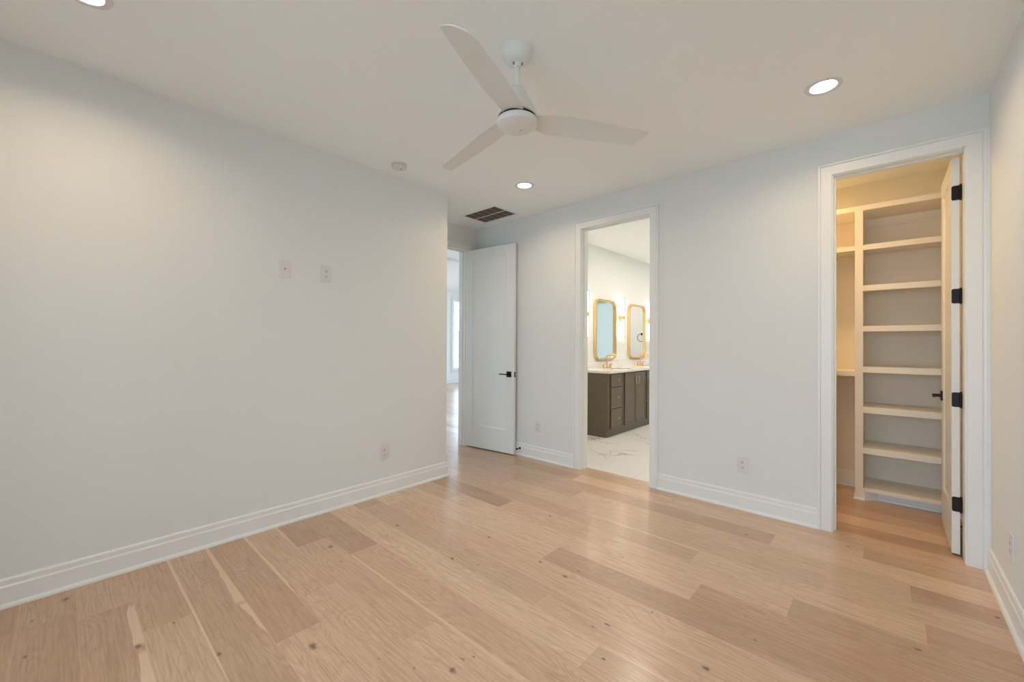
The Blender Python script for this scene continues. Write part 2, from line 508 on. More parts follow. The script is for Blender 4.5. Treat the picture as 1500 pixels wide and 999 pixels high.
WIN_F = [(-1.75, -0.80, 0.12, 2.42), (-0.62, 0.30, 0.12, 2.42)]

struct('wall_left', MB().box(XL - T, XL, YF - T, YE, 0, H), M['wall'])
struct('wall_entry', MB().box(XE - T, XL - T, YE - T, YE, 0, H), M['wall'])
struct('wall_hall_side', wall_y(MB(), XE - T, XE, 0.5, YB, H + 0.3, [(HY0 - J, HY1 + J, 0, HZ + J)]), M['wall'])
struct('wall_back', wall_x(MB(), YB, YB + T, XE - T, XR, H + 0.06, [(BX0 - J, BX1 + J, 0, BZ + J), (CX0 - J, CX1 + J, 0, CZ + J)]), M['wall'])
struct('wall_right', MB().box(XR, XR + T, YF - T, YC + T, 0, H), M['wall'])
struct('wall_front', wall_x(MB(), YF - T, YF, XL, XR, H, WIN_F), M['wall'])
struct('ceiling', MB().box(XE, XR + T, YF - T, YB, H, H + 0.1).box(-1.2, XR + T, YB + T, YC + T, H, H + 0.1), M['ceiling'])
# closet
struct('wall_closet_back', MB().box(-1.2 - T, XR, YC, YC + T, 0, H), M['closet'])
struct('wall_closet_left', MB().box(-1.2 - T + 0.015, -1.2, YB + T, YC, 0, H), M['wall'])
# bathroom
struct('wall_bathroom_left', MB().box(XBM - T, XBM - 0.001, YB + T, YBE, 0, HB), M['wall'])
struct('wall_bathroom_back', wall_x(MB(), YBE, YBE + T, XBM - T, -1.3, HB, [(-2.02, -1.42, 0.45, 2.35)]), M['wall'])
struct('wall_bathroom_right', MB().box(-1.3, -1.2 - T + 0.012, YB + T, YBE + T, 0, HB), M['wall'])
struct('ceiling_bathroom', MB().box(XBM - T, -1.2 - T, YB + T, YBE + T, HB, HB + 0.1), M['ceiling'])
# room beyond the hall door
HW = [(8.63, 10.9, 0.424, 2.686), (5.4, 7.8, 0.424, 2.686), (1.6, 4.4, 0.424, 2.686)]  # first is in view, the other two added to brighten the hall
struct('wall_hall_far', wall_y(MB(), XHF - T, XHF, 0.5, 11.5, HH, HW), M['hall'])
struct('wall_hall_left', MB().box(XHF - T, XE - T, 0.5 - T, 0.5, 0, HH), M['hall'])
struct('wall_hall_back', wall_x(MB(), 11.5, 11.5 + T, XHF - T, XE, HH, [(-10.25, -8.35, 0.1, 2.85), (-8.15, -6.3, 0.1, 2.85), (-6.1, -4.25, 0.1, 2.85)]), M['hall'])  # unseen back windows added to brighten the hall
struct('wall_hall_right', MB().box(XE - T, XE - T + 0.1, YB + T, 11.5, 0, HH), M['hall'])
struct('ceiling_hall', MB().box(XHF - T, XE - T, 0.5 - T, 11.5 + T, HH, HH + 0.1), M['ceiling'])
struct('trim_beam', MB().box(-6.6, -6.4, 0.5, 11.5, HH - 0.05, HH + 0.01), M['trim'])

# ------------------------------------------------------------------ base mouldings
BASE = [(0, 0), (0.0155, 0), (0.0155, 0.098), (0.0120, 0.1035), (0.0105, 0.106), (0.0105, 0.130), (0.0065, 0.1365), (0, 0.138)]
SHOE = [(0.0155, 0), (0.0285, 0), (0.0285, 0.006), (0.0270, 0.012), (0.0230, 0.0175), (0.0155, 0.0205)]
def base_run(mb, p0, p1, n, e0=0.0, e1=0.0):
    # e0/e1: +1 outer mitre, -1 inner mitre, 0 square
    p0, p1, n = Vector((*p0, 0)), Vector((*p1, 0)), Vector((*n, 0))
    d = (p1 - p0).normalized()
    for prof in (BASE, SHOE):
        mb.sweep(prof, lambda q: [p0 + n * q[0] - d * (e0 * q[0]) + Vector((0, 0, q[1])), p1 + n * q[0] + d * (e1 * q[0]) + Vector((0, 0, q[1]))])
    return mb
CW = 0.086   # casing width incl. reveal
struct('baseboard_left', base_run(base_run(MB(), (XL, YF), (XL, YE), (1, 0), -1, 1), (XL, YE), (XE, YE), (0, 1), 1, -1), M['trim'])
mb = MB()
base_run(mb, (XE, YB), (BX0 - CW, YB), (0, -1), -1, 0)
base_run(mb, (BX1 + CW, YB), (CX0 - CW, YB), (0, -1), 0, 0)
struct('baseboard_back', mb, M['trim'])
struct('baseboard_right', base_run(MB(), (XR, YF), (XR, YB - 0.022), (-1, 0), -1, 0), M['trim'])
struct('baseboard_front', base_run(MB(), (XL, YF), (XR, YF), (0, 1), -1, -1), M['trim'])
mb = MB()
base_run(mb, (-1.2, YC), (-0.188, YC), (0, -1), -1, 0)
base_run(mb, (XR, YB + T), (XR, 4.50), (-1, 0), -1, 0)
base_run(mb, (-1.2, YB + T), (-1.2, YC), (1, 0), -1, -1)
struct('baseboard_closet', mb, M['trim'])
struct('baseboard_hall', base_run(MB(), (XHF, 0.5), (XHF, 11.5), (1, 0), -1, -1), M['trim'])
struct('baseboard_bathroom', base_run(MB(), (XBM, YBE), (-1.3, YBE), (0, -1), -1, -1), M['trim'])

# ------------------------------------------------------------------ door casings and jambs
CAS = [(0.006, 0.0), (0.006, 0.013), (0.010, 0.016), (0.066, 0.018), (0.068, 0.0145), (0.070, 0.0145), (0.072, 0.025), (0.083, 0.026), (0.086, 0.023), (0.086, 0.0)]
def u_sweep(mb, prof, f, u0, u1, zt):
    mb.sweep(prof, lambda q: [f(u0 - q[0], q[1], 0), f(u0 - q[0], q[1], zt + q[0]), f(u1 + q[0], q[1], zt + q[0]), f(u1 + q[0], q[1], 0)])
def doorway(n, f, u0, u1, zt, hinge_right=False):
    mb = MB(); u_sweep(mb, CAS, f, u0, u1, zt)
    if hinge_right: mb.box(u1 + 0.084, XR, YB - 0.024, YB, 0, zt + 0.086)     # scribed to the side wall
    struct('trim_%d' % n, mb, M['trim'], smooth=False)
    mb = MB()
    u_sweep(mb, [(0, 0.0), (J, 0.0), (J, -T), (0, -T)], f, u0, u1, zt)
    stop = [(-0.011, -0.040), (0.0, -0.040), (0.0, -0.074), (-0.011, -0.074)]
    if hinge_right:      # stop only on the latch side and the head
        mb.sweep(stop, lambda q: [f(u0 - q[0], q[1], 0), f(u0 - q[0], q[1], zt + q[0]), f(u1, q[1], zt + q[0])])
    else: u_sweep(mb, stop, f, u0, u1, zt)
    u_sweep(mb, [(q[0], -T - q[1]) for q in CAS], f, u0, u1, zt)
    struct('trim_%d' % (n + 1), mb, M['trim'])
fb = lambda u, t, z: Vector((u, YB - t, z))
fe = lambda u, t, z: Vector((XE + t, u, z))
doorway(1, fb, BX0, BX1, BZ)
doorway(3, fb, CX0, CX1, CZ, True)
doorway(5, fe, HY0, HY1, HZ)

# ------------------------------------------------------------------ windows
def window(n, f, u0, u1, z0, z1, depth, transom=None, portal_rot=None, centre=None, inward=0.02, cols=1):
    # f(u, t, z): t>0 into the room
    mb = MB()
    W = 0.09
    def b(ua, ub, ta, tb, za, zb):
        a, c = f(ua, ta, za), f(ub, tb, zb)
        mb.box(min(a.x, c.x), max(a.x, c.x), min(a.y, c.y), max(a.y, c.y), min(a.z, c.z), max(a.z, c.z))
    b(u0 - W, u0, 0, 0.02, z0 - W, z1 + W); b(u1, u1 + W, 0, 0.02, z0 - W, z1 + W)
    b(u0, u1, 0, 0.02, z1, z1 + W); b(u0, u1, 0, 0.02, z0 - W, z0); b(u0 - W - .02, u1 + W + .02, 0, 0.04, z0 - 0.025, z0)
    F = 0.045
    for ua, ub, za, zb in ((u0, u0 + F, z0, z1), (u1 - F, u1, z0, z1), (u0 + F, u1 - F, z0, z0 + F), (u0 + F, u1 - F, z1 - F, z1)):
        b(ua, ub, -depth, -0.03, za, zb)
    if transom: b(u0 + F, u1 - F, -depth + 0.02, -0.045, transom - 0.02, transom + 0.02)
    else: b(u0 + F, u1 - F, -depth + 0.02, -0.045, (z0 + z1) / 2 - 0.02, (z0 + z1) / 2 + 0.02)
    for k in range(1, cols):
        uu = u0 + (u1 - u0) * k / cols
        b(uu - 0.011, uu + 0.011, -depth + 0.03, -0.055, z0 + F, z1 - F)
    w = struct('window_%d' % n, mb, M['trim'])
    mb2 = MB()
    a, c = f(u0 + F, -0.068, z0 + F), f(u1 - F, -0.072, z1 - F)
    mb2.box(min(a.x, c.x), max(a.x, c.x), min(a.y, c.y), max(a.y, c.y), a.z, c.z)
    mb2.build('pane', M['glass'], w)
    if portal_rot:
        cc = f((u0 + u1) / 2, -depth - 0.02, (z0 + z1) / 2)
        area('daylight_portal', cc, portal_rot, u1 - u0, z1 - z0, 1.0, (1, 1, 1), portal=True)
    return w
fh = lambda u, t, z: Vector((XHF + t, u, z))
ff = lambda u, t, z: Vector((u, YF + t, z))
fbb = lambda u, t, z: Vector((u, YBE - t, z))
fhb = lambda u, t, z: Vector((u, 11.5 - t, z))
PX = (R(90), 0, R(-90))     # faces +X
k = 1
for u0, u1, z0, z1 in HW:
    window(k, fh, u0, u1, z0, z1, T, transom=2.36, portal_rot=PX); k += 1
for u0, u1, z0, z1 in WIN_F:
    window(k, ff, u0, u1, z0, z1, T, portal_rot=(R(90), 0, 0)); k += 1     # faces +Y
window(k, fbb, -2.02, -1.42, 0.45, 2.35, T, transom=2.28, portal_rot=(R(90), 0, R(180))); k += 1  # added end window, lights the blind reflected in the nearer mirror
for u0, u1 in ((-10.25, -8.35), (-8.15, -6.3), (-6.1, -4.25)):  # added windows of the hall back wall, out of view
    window(k, fhb, u0, u1, 0.1, 2.85, T, portal_rot=(R(90), 0, R(180))); k += 1

# ------------------------------------------------------------------ doors
def hinge_bm(h=0.089):
    mb = MB()
    # leaf lies in XZ plane facing -Y, knuckle on the +X side
    pts = rrect(-0.018, 0, 0.034, h, 0.010, 6)
    pts = [(x if x < -0.010 else max(x, -0.001), y) for x, y in pts]
    mb.prism(pts, 0, 0.0022, Matrix.Rotation(R(90), 4, 'X'))
    mb.cyl((0.003, -0.004, -h / 2), (0.003, -0.004, h / 2), 0.0058, 16)
    mb.cyl((0.003, -0.004, h / 2), (0.003, -0.004, h / 2 + 0.005), 0.0045, 16)
    mb.cyl((0.003, -0.004, -h / 2 - 0.005), (0.003, -0.004, -h / 2), 0.0045, 16)
    return mb
def slab(mb, w, h, t, stile=0.118, top=0.115, bottom=0.265, rec=0.009):
    # door lies along +X from 0..w, thickness y 0..t, panel recessed on both faces with a bevelled sticking
    z0, z1 = bottom, h - top
    x0, x1 = stile, w - stile
    mb.box(0, x0, 0, t, 0, h); mb.box(x1, w, 0, t, 0, h)
    mb.box(x0, x1, 0, t, 0, z0); mb.box(x0, x1, 0, t, z1, h)
    mb.box(x0, x1, rec, t - rec, z0, z1)
    for y, s in ((0, 1), (t, -1)):
        prof = [(0, 0), (0.012, rec), (0, rec)]
        def ring(q):
            a, d = q
            yy = y + s * d
            return [Vector(c) for c in ((x0 + a, yy, z0 + a), (x1 - a, yy, z0 + a), (x1 - a, yy, z1 - a), (x0 + a, yy, z1 - a), (x0 + a, yy, z0 + a))]
        mb.sweep(prof, ring)
    return mb
def lever(parent, x, y, z, side, direction):
    # side: -1 handle on -Y face, +1 on +Y face ; direction: -1 lever towards -X
    mb = MB()
    mb.box(x - 0.033, x + 0.033, y if side > 0 else y - 0.009, y + 0.009 if side > 0 else y, z - 0.033, z + 0.033, 0.002)
    h = mb.build('handle', M['black'], parent)
    s = side
    m2 = MB().cyl((x, y + s * 0.009, z), (x, y + s * 0.048, z), 0.011, 20)
    m2.box(min(x + 0.012, x + 0.012 * -direction, x - 0.012, x + direction * 0.112), max(x + 0.012, x + direction * 0.112), min(y + s * 0.040, y + s * 0.052), max(y + s * 0.040, y + s * 0.052), z - 0.0065, z + 0.0065, 0.003)
    m2.build('lever', M['black'], h)
    return h

# hall door, swung open against the back wall
hx, hy = -3.893, 3.414
fx, fy = -3.150, 3.500
ang = math.atan2(fy - hy, fx - hx)
d1 = empty('door_1', (hx, hy, 0.012), ang); d1['kind'] = 'structure'
DW = math.hypot(fx - hx, fy - hy)
slab(MB(), DW, 2.425, 0.036).build('slab', M['door'], d1, bevel=0.0012)
lever(d1, DW - 0.068, 0.0, 0.915, -1, -1)
lever(d1, DW - 0.068, 0.036, 0.915, 1, -1)
MB().box(DW, DW + 0.0015, 0.006, 0.030, 0.885, 0.945).build('latch_plate', M['black'], d1)
MB().box(DW + 0.0015, DW + 0.009, 0.012, 0.024, 0.905, 0.925).build('latch_bolt', M['steel'], d1)
for z in (0.30, 0.915, 1.53, 2.15):
    mb = MB().cyl((-0.0035, 0.007, z - 0.044), (-0.0035, 0.007, z + 0.044), 0.0042, 14)
    mb.build('hinge', M['black'], d1, smooth=True)

# closet door, swung into the closet
d2 = empty('door_2', (0.337, 3.690, 0.012), R(90)); d2['kind'] = 'structure'
# local x -> world +y, local y -> world -x
slab(MB(), 0.605, 2.425, 0.036).build('slab', M['door'], d2, bevel=0.0012)
lever(d2, 0.605 - 0.060, 0.036, 0.915, 1, -1)
lever(d2, 0.605 - 0.060, 0.0, 0.915, -1, -1)
for z in (2.208, 1.575, 0.941, 0.303):
    h = hinge_bm().build('hinge', M['black'], d2, smooth=True)
    h.rotation_euler = (0, 0, R(-90)); h.location = (-0.0005, 0.0, z)

# strike plate on the bathroom jamb
sp = MB().prism(rrect(3.655, 0.953, 0.028, 0.070, 0.006, 5), 0, 0.002, Matrix(((0, 0, 1, BX0), (1, 0, 0, 0), (0, 1, 0, 0), (0, 0, 0, 1))))
tag(sp.build('strike_plate', M['black']), 'small black strike plate on the left jamb of the bathroom doorway', 'strike plate')

# door stops
def door_stop(name_label, loc, rotz, length=0.055):
    t = thing('door_stop', name_label, 'door stop', loc, rotz)
    # local: base on wall at y=0, sticks out along -Y
    MB().lathe([(0.0, 0.0), (0.013, 0.0), (0.013, 0.004), (0.006, 0.007)], 24, Matrix.Rotation(R(90), 4, 'X')).build('base', M['black'], t, smooth=True)
    MB().cyl((0, -0.005, 0), (0, -length, 0), 0.0042, 16).build('rod', M['black'], t, smooth=True)
    MB().lathe([(0.0, 0), (0.009, 0), (0.010, 0.004), (0.010, 0.012), (0.0, 0.013)], 20, Matrix.Translation((0, -length, 0)) @ Matrix.Rotation(R(90), 4, 'X')).build('rubber_tip', M['rubber'], t, smooth=True)
    return t
door_stop('black door stop on the baseboard beside the open hall door', (-3.112, YB - 0.0155, 0.080), 0.0, 0.045)
door_stop('black door stop on the closet baseboard behind the open closet door', (XR - 0.0155, 4.02, 0.085), R(-90), 0.062)

# ------------------------------------------------------------------ ceiling fan
FX, FY = -1.350, 1.516
fan = thing('ceiling_fan', 'white three-blade ceiling fan hanging on a short rod', 'ceiling fan', (FX, FY, H))
def FZ(z): return z - H
cn = MB().lathe([(0.0, FZ(2.74)), (0.079, FZ(2.74)), (0.080, FZ(2.735)), (0.079, FZ(2.722)), (0.074, FZ(2.705)), (0.062, FZ(2.688)), (0.044, FZ(2.676)), (0.028, FZ(2.671)), (0.0, FZ(2.671))], 64).build('canopy', M['fan'], fan, smooth=True)
for a in (20, 140, 260):
    MB().cyl((0.024 * math.cos(R(a)), 0.024 * math.sin(R(a)), FZ(2.672)), (0.024 * math.cos(R(a)), 0.024 * math.sin(R(a)), FZ(2.660)), 0.0045, 10).build('screw', M['steel'], cn)
MB().lathe([(0.0, FZ(2.680)), (0.020, FZ(2.676)), (0.022, FZ(2.668)), (0.019, FZ(2.655)), (0.0, FZ(2.650))], 32).build('hanger_ball', M['fan'], fan, smooth=True)
MB().cyl((0, 0, FZ(2.67)), (0, 0, FZ(2.54)), 0.0155, 24).build('downrod', M['fan'], fan, smooth=True)
MB().lathe([(0.0, FZ(2.574)), (0.020, FZ(2.574)), (0.021, FZ(2.570)), (0.021, FZ(2.552)), (0.0, FZ(2.550))], 32).build('collar', M['fan'], fan, smooth=True)
MB().lathe([(0.0, FZ(2.556)), (0.024, FZ(2.555)), (0.033, FZ(2.548)), (0.046, FZ(2.526)), (0.066, FZ(2.486)), (0.086, FZ(2.448)), (0.095, FZ(2.428)), (0.096, FZ(2.408)), (0.078, FZ(2.400)), (0.0, FZ(2.400))], 64).build('motor_housing', M['fan'], fan, smooth=True)
MB().lathe([(0.0, FZ(2.402)), (0.092, FZ(2.402)), (0.092, FZ(2.386)), (0.0, FZ(2.386))], 64).build('hub_gap', M['black'], fan, smooth=True)
hub = MB().lathe([(0.0, FZ(2.390)), (0.097, FZ(2.390)), (0.101, FZ(2.384)), (0.101, FZ(2.374)), (0.096, FZ(2.363)), (0.078, FZ(2.353)), (0.045, FZ(2.347)), (0.0, FZ(2.345))], 72).build('hub_cover', M['fan'], fan, smooth=True)
MB().lathe([(0.0, 0), (0.005, 0), (0.004, -0.002), (0.0, -0.0025)], 16, Matrix.Translation((0.006, 0.020, FZ(2.3465)))).build('remote_sensor', M['steel'], hub, smooth=True)
def blade():
    bm = bmesh.new()
    # outline (r, t): -t edge longer, +t edge shorter, slanted tip
    lo = [(0.060, -0.046), (0.120, -0.050), (0.180, -0.058), (0.258, -0.066), (0.40, -0.0645), (0.55, -0.060), (0.64, -0.055), (0.684, -0.0505)]
    hi = [(0.055, 0.048), (0.090, 0.060), (0.130, 0.072), (0.170, 0.078), (0.33, 0.070), (0.50, 0.0610), (0.60, 0.056), (0.634, 0.0505)]
    nS = 8
    top, bot = [], []
    for i in range(len(lo)):
        ra, rb = [], []
        for k in range(nS + 1):
            s = k / nS
            r = lo[i][0] * (1 - s) + hi[i][0] * s + (0.014 * math.sin(PI * s) if i == len(lo) - 1 else 0.0)
            t = lo[i][1] * (1 - s) + hi[i][1] * s
            pitch = 0.23 * min(1.0, max(0.0, (r - 0.05) / 0.12))
            z = 2.402 - 0.060 * r - pitch * t
            th = 0.001 + 0.0022 * math.sin(PI * s)
            camb = 0.007 * math.sin(PI * s)
            ra.append(bm.verts.new((r, t, FZ(z + camb + th)))); rb.append(bm.verts.new((r, t, FZ(z + camb - th))))
        top.append(ra); bot.append(rb)
    n = len(lo)
    for i in range(n - 1):
        for k in range(nS):
            bm.faces.new((top[i][k], top[i + 1][k], top[i + 1][k + 1], top[i][k + 1]))
            bm.faces.new((bot[i][k], bot[i][k + 1], bot[i + 1][k + 1], bot[i + 1][k]))
    for i in range(n - 1):
        bm.faces.new((top[i][0], bot[i][0], bot[i + 1][0], top[i + 1][0]))
        bm.faces.new((top[i][nS], top[i + 1][nS], bot[i + 1][nS], bot[i][nS]))
    for k in range(nS):
        bm.faces.new((top[0][k], top[0][k + 1], bot[0][k + 1], bot[0][k]))
        bm.faces.new((top[-1][k], bot[-1][k], bot[-1][k + 1], top[-1][k + 1]))
    m = MB(); m.bm.free(); m.bm = bm
    return m
b0 = blade().build('blade', M['fan'], fan, smooth=True)
b0.rotation_euler = (0, 0, R(-67.1))
for i in (1, 2):
    bb = b0.copy(); col.objects.link(bb); bb.parent = fan; bb.rotation_euler = (0, 0, R(-67.1 + 120 * i))

# ------------------------------------------------------------------ recessed lights
def can(loc, label=None, power=CAN_W, color=CAN_COL):
    t = thing('recessed_light', label, 'ceiling light', loc, 0, 'recessed lights in the bedroom ceiling')
    MB().lathe([(0.060, -0.001), (0.064, -0.0050), (0.087, -0.004), (0.090, 0.0), (0.060, 0.0), (0.060, -0.001)], 56, caps=False).build('trim_ring', M['plastic'], t, smooth=True)
    MB().lathe([(0.0, -0.0025), (0.057, -0.0020), (0.060, -0.0005), (0.0, -0.0004)], 48).build('lens', M['lens'], t, smooth=True)
    area('can_light', (0, 0, -0.012), (0, 0, 0), 0.12, 0.12, power, color, shape='DISK', parent=t, spread=R(155))
    return t
can((-0.257, 2.879, H), 'lit round recessed light in the ceiling above the closet doorway side')
can((-2.458, 2.865, H), 'lit round recessed light nearest the ceiling air vent')
can((-2.470, 0.055, H), 'lit round recessed light above the left wall, cut by the top edge of the photo')
can((-0.257, 0.055, H), 'round recessed light behind the camera near the right wall')

# ------------------------------------------------------------------ smoke detector
sd = thing('smoke_detector', 'round white smoke detector on the ceiling near the left wall', 'smoke detector', (-2.935, 1.850, H))
MB().lathe([(0.0, 0.0), (0.060, 0.0), (0.060, -0.010), (0.0, -0.010)], 48).build('base', M['plastic'], sd, smooth=True)
MB().lathe([(0.0, -0.0095), (0.052, -0.0095), (0.052, -0.014), (0.0, -0.014)], 48).build('vent_gap', M['plastic_shadow'], sd, smooth=True)
MB().lathe([(0.0, -0.0135), (0.057, -0.0135), (0.056, -0.026), (0.047, -0.034), (0.0, -0.038)], 48).build('cover', M['plastic'], sd, smooth=True)
MB().lathe([(0.0, -0.036), (0.0055, -0.036), (0.005, -0.040), (0.0, -0.040)], 16, Matrix.Translation((0.012, 0.010, 0))).build('test_button', M['plastic_shadow'], sd, smooth=True)

# ------------------------------------------------------------------ return air grille
vt = thing('air_vent', 'rectangular return air grille with dark filter in the ceiling by the hall entry', 'air vent', (-3.312, 3.258, H))
vw, vd = 0.245, 0.169
mb = MB()
for a in ((-vw - .022, vw + .022, -vd - .022, -vd), (-vw - .022, vw + .022, vd, vd + .022), (-vw - .022, -vw, -vd, vd), (vw, vw + .022, -vd, vd)):
    mb.box(*a, -0.006, 0.0)
mb.build('frame', M['trim'], vt, bevel=0.001)
MB().box(-vw, vw, -vd, vd, -0.0012, 0.0).build('filter', M['filter'], vt)
MB().box(-vw, vw, -0.004, 0.004, -0.006, -0.0012).build('centre_bar', M['trim'], vt)
cb = MB().box(-0.0025, 0.0025, -vd, vd, -0.0045, -0.0012).build('cross_bar', mat('dull_bar', (0.32, 0.30, 0.28), 0.6), vt)
cb.location = (-0.147, 0, 0)
for x in (-0.049, 0.049, 0.147):
    c = cb.copy(); col.objects.link(c); c.parent = vt; c.location = (x, 0, 0)
mb = MB()
for i in range(26):
    y = -vd + (i + 0.5) * 2 * vd / 26
    mb.box(-vw, vw, y - 0.0007, y + 0.0007, -0.003, -0.0012)
mb.build('louvres', mat('louvre', (0.19, 0.15, 0.13), 0.7), vt)

# ------------------------------------------------------------------ outlets
def outlet(label, loc, rotz, coax=False, group=None):
    # local: plate in XZ plane, facing -Y
    t = thing('cable_wall_plate' if coax else 'wall_outlet', label, 'wall plate' if coax else 'outlet', loc, rotz, group)
    rx = Matrix.Rotation(R(90), 4, 'X')
    MB().prism(rrect(0, 0, 0.080, 0.124, 0.005, 4), 0, 0.006, rx).build('plate', M['plastic'], t, bevel=0.0018)
    if coax:
        MB().cyl((0, -0.006, 0), (0, -0.015, 0), 0.0055, 16).build('cable_socket', M['steel'], t)
        for z in (0.045, -0.045):
            MB().cyl((0, -0.006, z), (0, -0.0068, z), 0.0028, 12).build('screw', M['plastic'], t)
        return t
    for z in (0.0205, -0.0205):
        pts = [(x, max(-0.0145, min(0.0145, y))) for x, y in [(0.0175 * math.cos(2 * PI * i / 28), 0.0175 * math.sin(2 * PI * i / 28)) for i in range(28)]]
        s_ = MB().prism(pts, 0.0058, 0.0082, Matrix.Translation((0, 0, z)) @ rx).build('socket', M['plastic'], t)
        MB().box(-0.0080, -0.0050, -0.0086, -0.0080, z - 0.003, z + 0.008).box(0.0050, 0.0080, -0.0086, -0.0080, z - 0.002, z + 0.007).cyl((0, -0.0080, z - 0.008), (0, -0.0086, z - 0.008), 0.0034, 12).build('slots', M['plastic_shadow'], s_)
    MB().cyl((0, -0.006, 0), (0, -0.0072, 0), 0.003, 12).build('screw', M['plastic'], t)
    return t
outlet('white cable plate with one round socket high on the left wall', (XL, 1.066, 1.806), R(90), coax=True)
outlet('white duplex outlet high on the left wall beside the cable plate', (XL, 1.357, 1.806), R(90))
outlet('white duplex outlet low on the left wall near its end', (XL, 1.858, 0.357), R(90))
outlet('white duplex outlet low on the back wall between open hall door and bathroom doorway', (-2.864, YB, 0.358), 0)
outlet('white duplex outlet low on the back wall between bathroom and closet doorways', (-0.822, YB, 0.348), 0)
outlet('white duplex outlet low on the right wall', (XR, 3.020, 0.336), R(-90))

# ------------------------------------------------------------------ closet shelving
YS = 4.484
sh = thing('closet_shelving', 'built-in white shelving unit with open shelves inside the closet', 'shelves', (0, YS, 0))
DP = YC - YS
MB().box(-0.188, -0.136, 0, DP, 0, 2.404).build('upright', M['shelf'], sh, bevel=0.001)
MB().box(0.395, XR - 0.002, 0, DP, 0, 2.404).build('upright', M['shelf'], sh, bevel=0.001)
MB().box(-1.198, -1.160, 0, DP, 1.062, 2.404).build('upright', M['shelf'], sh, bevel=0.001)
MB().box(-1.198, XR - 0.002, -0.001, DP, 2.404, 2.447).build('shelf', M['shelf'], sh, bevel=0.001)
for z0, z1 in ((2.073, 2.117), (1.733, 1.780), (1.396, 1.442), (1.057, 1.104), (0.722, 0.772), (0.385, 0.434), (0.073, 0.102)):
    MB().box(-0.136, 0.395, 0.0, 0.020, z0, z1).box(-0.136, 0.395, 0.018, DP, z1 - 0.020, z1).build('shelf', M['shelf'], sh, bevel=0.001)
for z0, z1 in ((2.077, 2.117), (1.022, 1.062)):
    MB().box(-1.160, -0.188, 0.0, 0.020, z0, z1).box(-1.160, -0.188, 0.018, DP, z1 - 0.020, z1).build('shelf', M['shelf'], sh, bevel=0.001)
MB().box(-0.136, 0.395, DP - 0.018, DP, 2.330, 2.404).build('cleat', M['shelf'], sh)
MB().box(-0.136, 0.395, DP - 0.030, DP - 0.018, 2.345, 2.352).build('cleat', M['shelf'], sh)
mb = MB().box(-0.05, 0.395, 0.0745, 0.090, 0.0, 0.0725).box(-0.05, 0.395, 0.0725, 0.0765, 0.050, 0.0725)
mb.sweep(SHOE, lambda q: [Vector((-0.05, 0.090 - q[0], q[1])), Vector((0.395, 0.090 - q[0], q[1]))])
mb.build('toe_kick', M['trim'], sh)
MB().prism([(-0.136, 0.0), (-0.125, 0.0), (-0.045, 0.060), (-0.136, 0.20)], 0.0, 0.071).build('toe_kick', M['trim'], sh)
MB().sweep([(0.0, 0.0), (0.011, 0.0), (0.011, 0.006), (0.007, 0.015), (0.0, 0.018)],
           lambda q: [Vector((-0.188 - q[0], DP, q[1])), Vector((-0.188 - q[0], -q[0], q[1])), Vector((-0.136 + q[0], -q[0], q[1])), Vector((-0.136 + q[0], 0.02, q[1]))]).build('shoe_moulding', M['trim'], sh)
# closet lamp, out of sight to the left
t = thing('closet_light', 'round closet ceiling light out of view beside the shelving', 'ceiling light', (-0.66, 4.16, H))
MB().lathe([(0.0, 0), (0.10, 0), (0.10, -0.02), (0.0, -0.02)], 40).build('base', M['plastic'], t, smooth=True)
MB().lathe([(0.0, -0.02), (0.09, -0.02), (0.088, -0.04), (0.06, -0.055), (0.0, -0.06)], 40).build('lens', emit('closet_lens', CLOSET_COL, 3.0), t, smooth=True)
area('closet_lamp', (0, 0, -0.065), (0, 0, 0), 0.16, 0.16, CLOSET_W, CLOSET_COL, shape='DISK', parent=t)

# ------------------------------------------------------------------ bathroom
VX, VY0, VY1 = -2.766, 5.007, 7.90
VH = 0.878
va = thing('bathroom_vanity', 'dark taupe double vanity cabinet with shaker fronts and gold pulls', 'vanity', (VX, VY0, 0))
LY = VY1 - VY0
DV = XBM - VX      # negative
mb = MB().prism([(DV, 0), (-0.050, 0), (-0.050, 0.098), (-0.020, 0.098), (-0.020, VH), (DV, VH)], 0, LY, Matrix(((1, 0, 0, 0), (0, 0, 1, 0), (0, 1, 0, 0), (0, 0, 0, 1))))
mb.build('cabinet_body', M['vanity'], va, bevel=0.001)
def front(name, y0, y1, z0, z1):
    y0 -= VY0; y1 -= VY0
    w = 0.024
    mb = MB()
    mb.box(-0.019, -0.006, y0, y1, z0, z1)
    mb.box(-0.008, 0, y0, y0 + w, z0, z1); mb.box(-0.008, 0, y1 - w, y1, z0, z1)
    mb.box(-0.008, 0, y0 + w, y1 - w, z0, z0 + w); mb.box(-0.008, 0, y0 + w, y1 - w, z1 - w, z1)
    return mb.build(name, M['vanity'], va, bevel=0.001)
def knob(par, y, z):
    MB().lathe([(0.0, 0), (0.006, 0), (0.005, 0.016), (0.013, 0.020), (0.013, 0.029), (0.0, 0.030)], 24, Matrix.Translation((-0.006, y - VY0, z)) @ Matrix.Rotation(R(90), 4, 'Y')).build('knob', M['gold'], par, smooth=True)
def pull(par, y, z0, z1):
    y -= VY0
    mb = MB()
    mb.box(0.022, 0.032, y - 0.005, y + 0.005, z0, z1, 0.001)
    for z in (z0 + 0.006, z1 - 0.006): mb.box(-0.004, 0.024, y - 0.005, y + 0.005, z - 0.005, z + 0.005)
    mb.build('pull', M['gold'], par)
def bank(y0):
    for (a, b_) in ((0.690, 0.862), (0.398, 0.678), (0.112, 0.386)):
        d = front('drawer', y0, y0 + 0.355, a, b_); knob(d, y0 + 0.178, (a + b_) / 2 + 0.005)
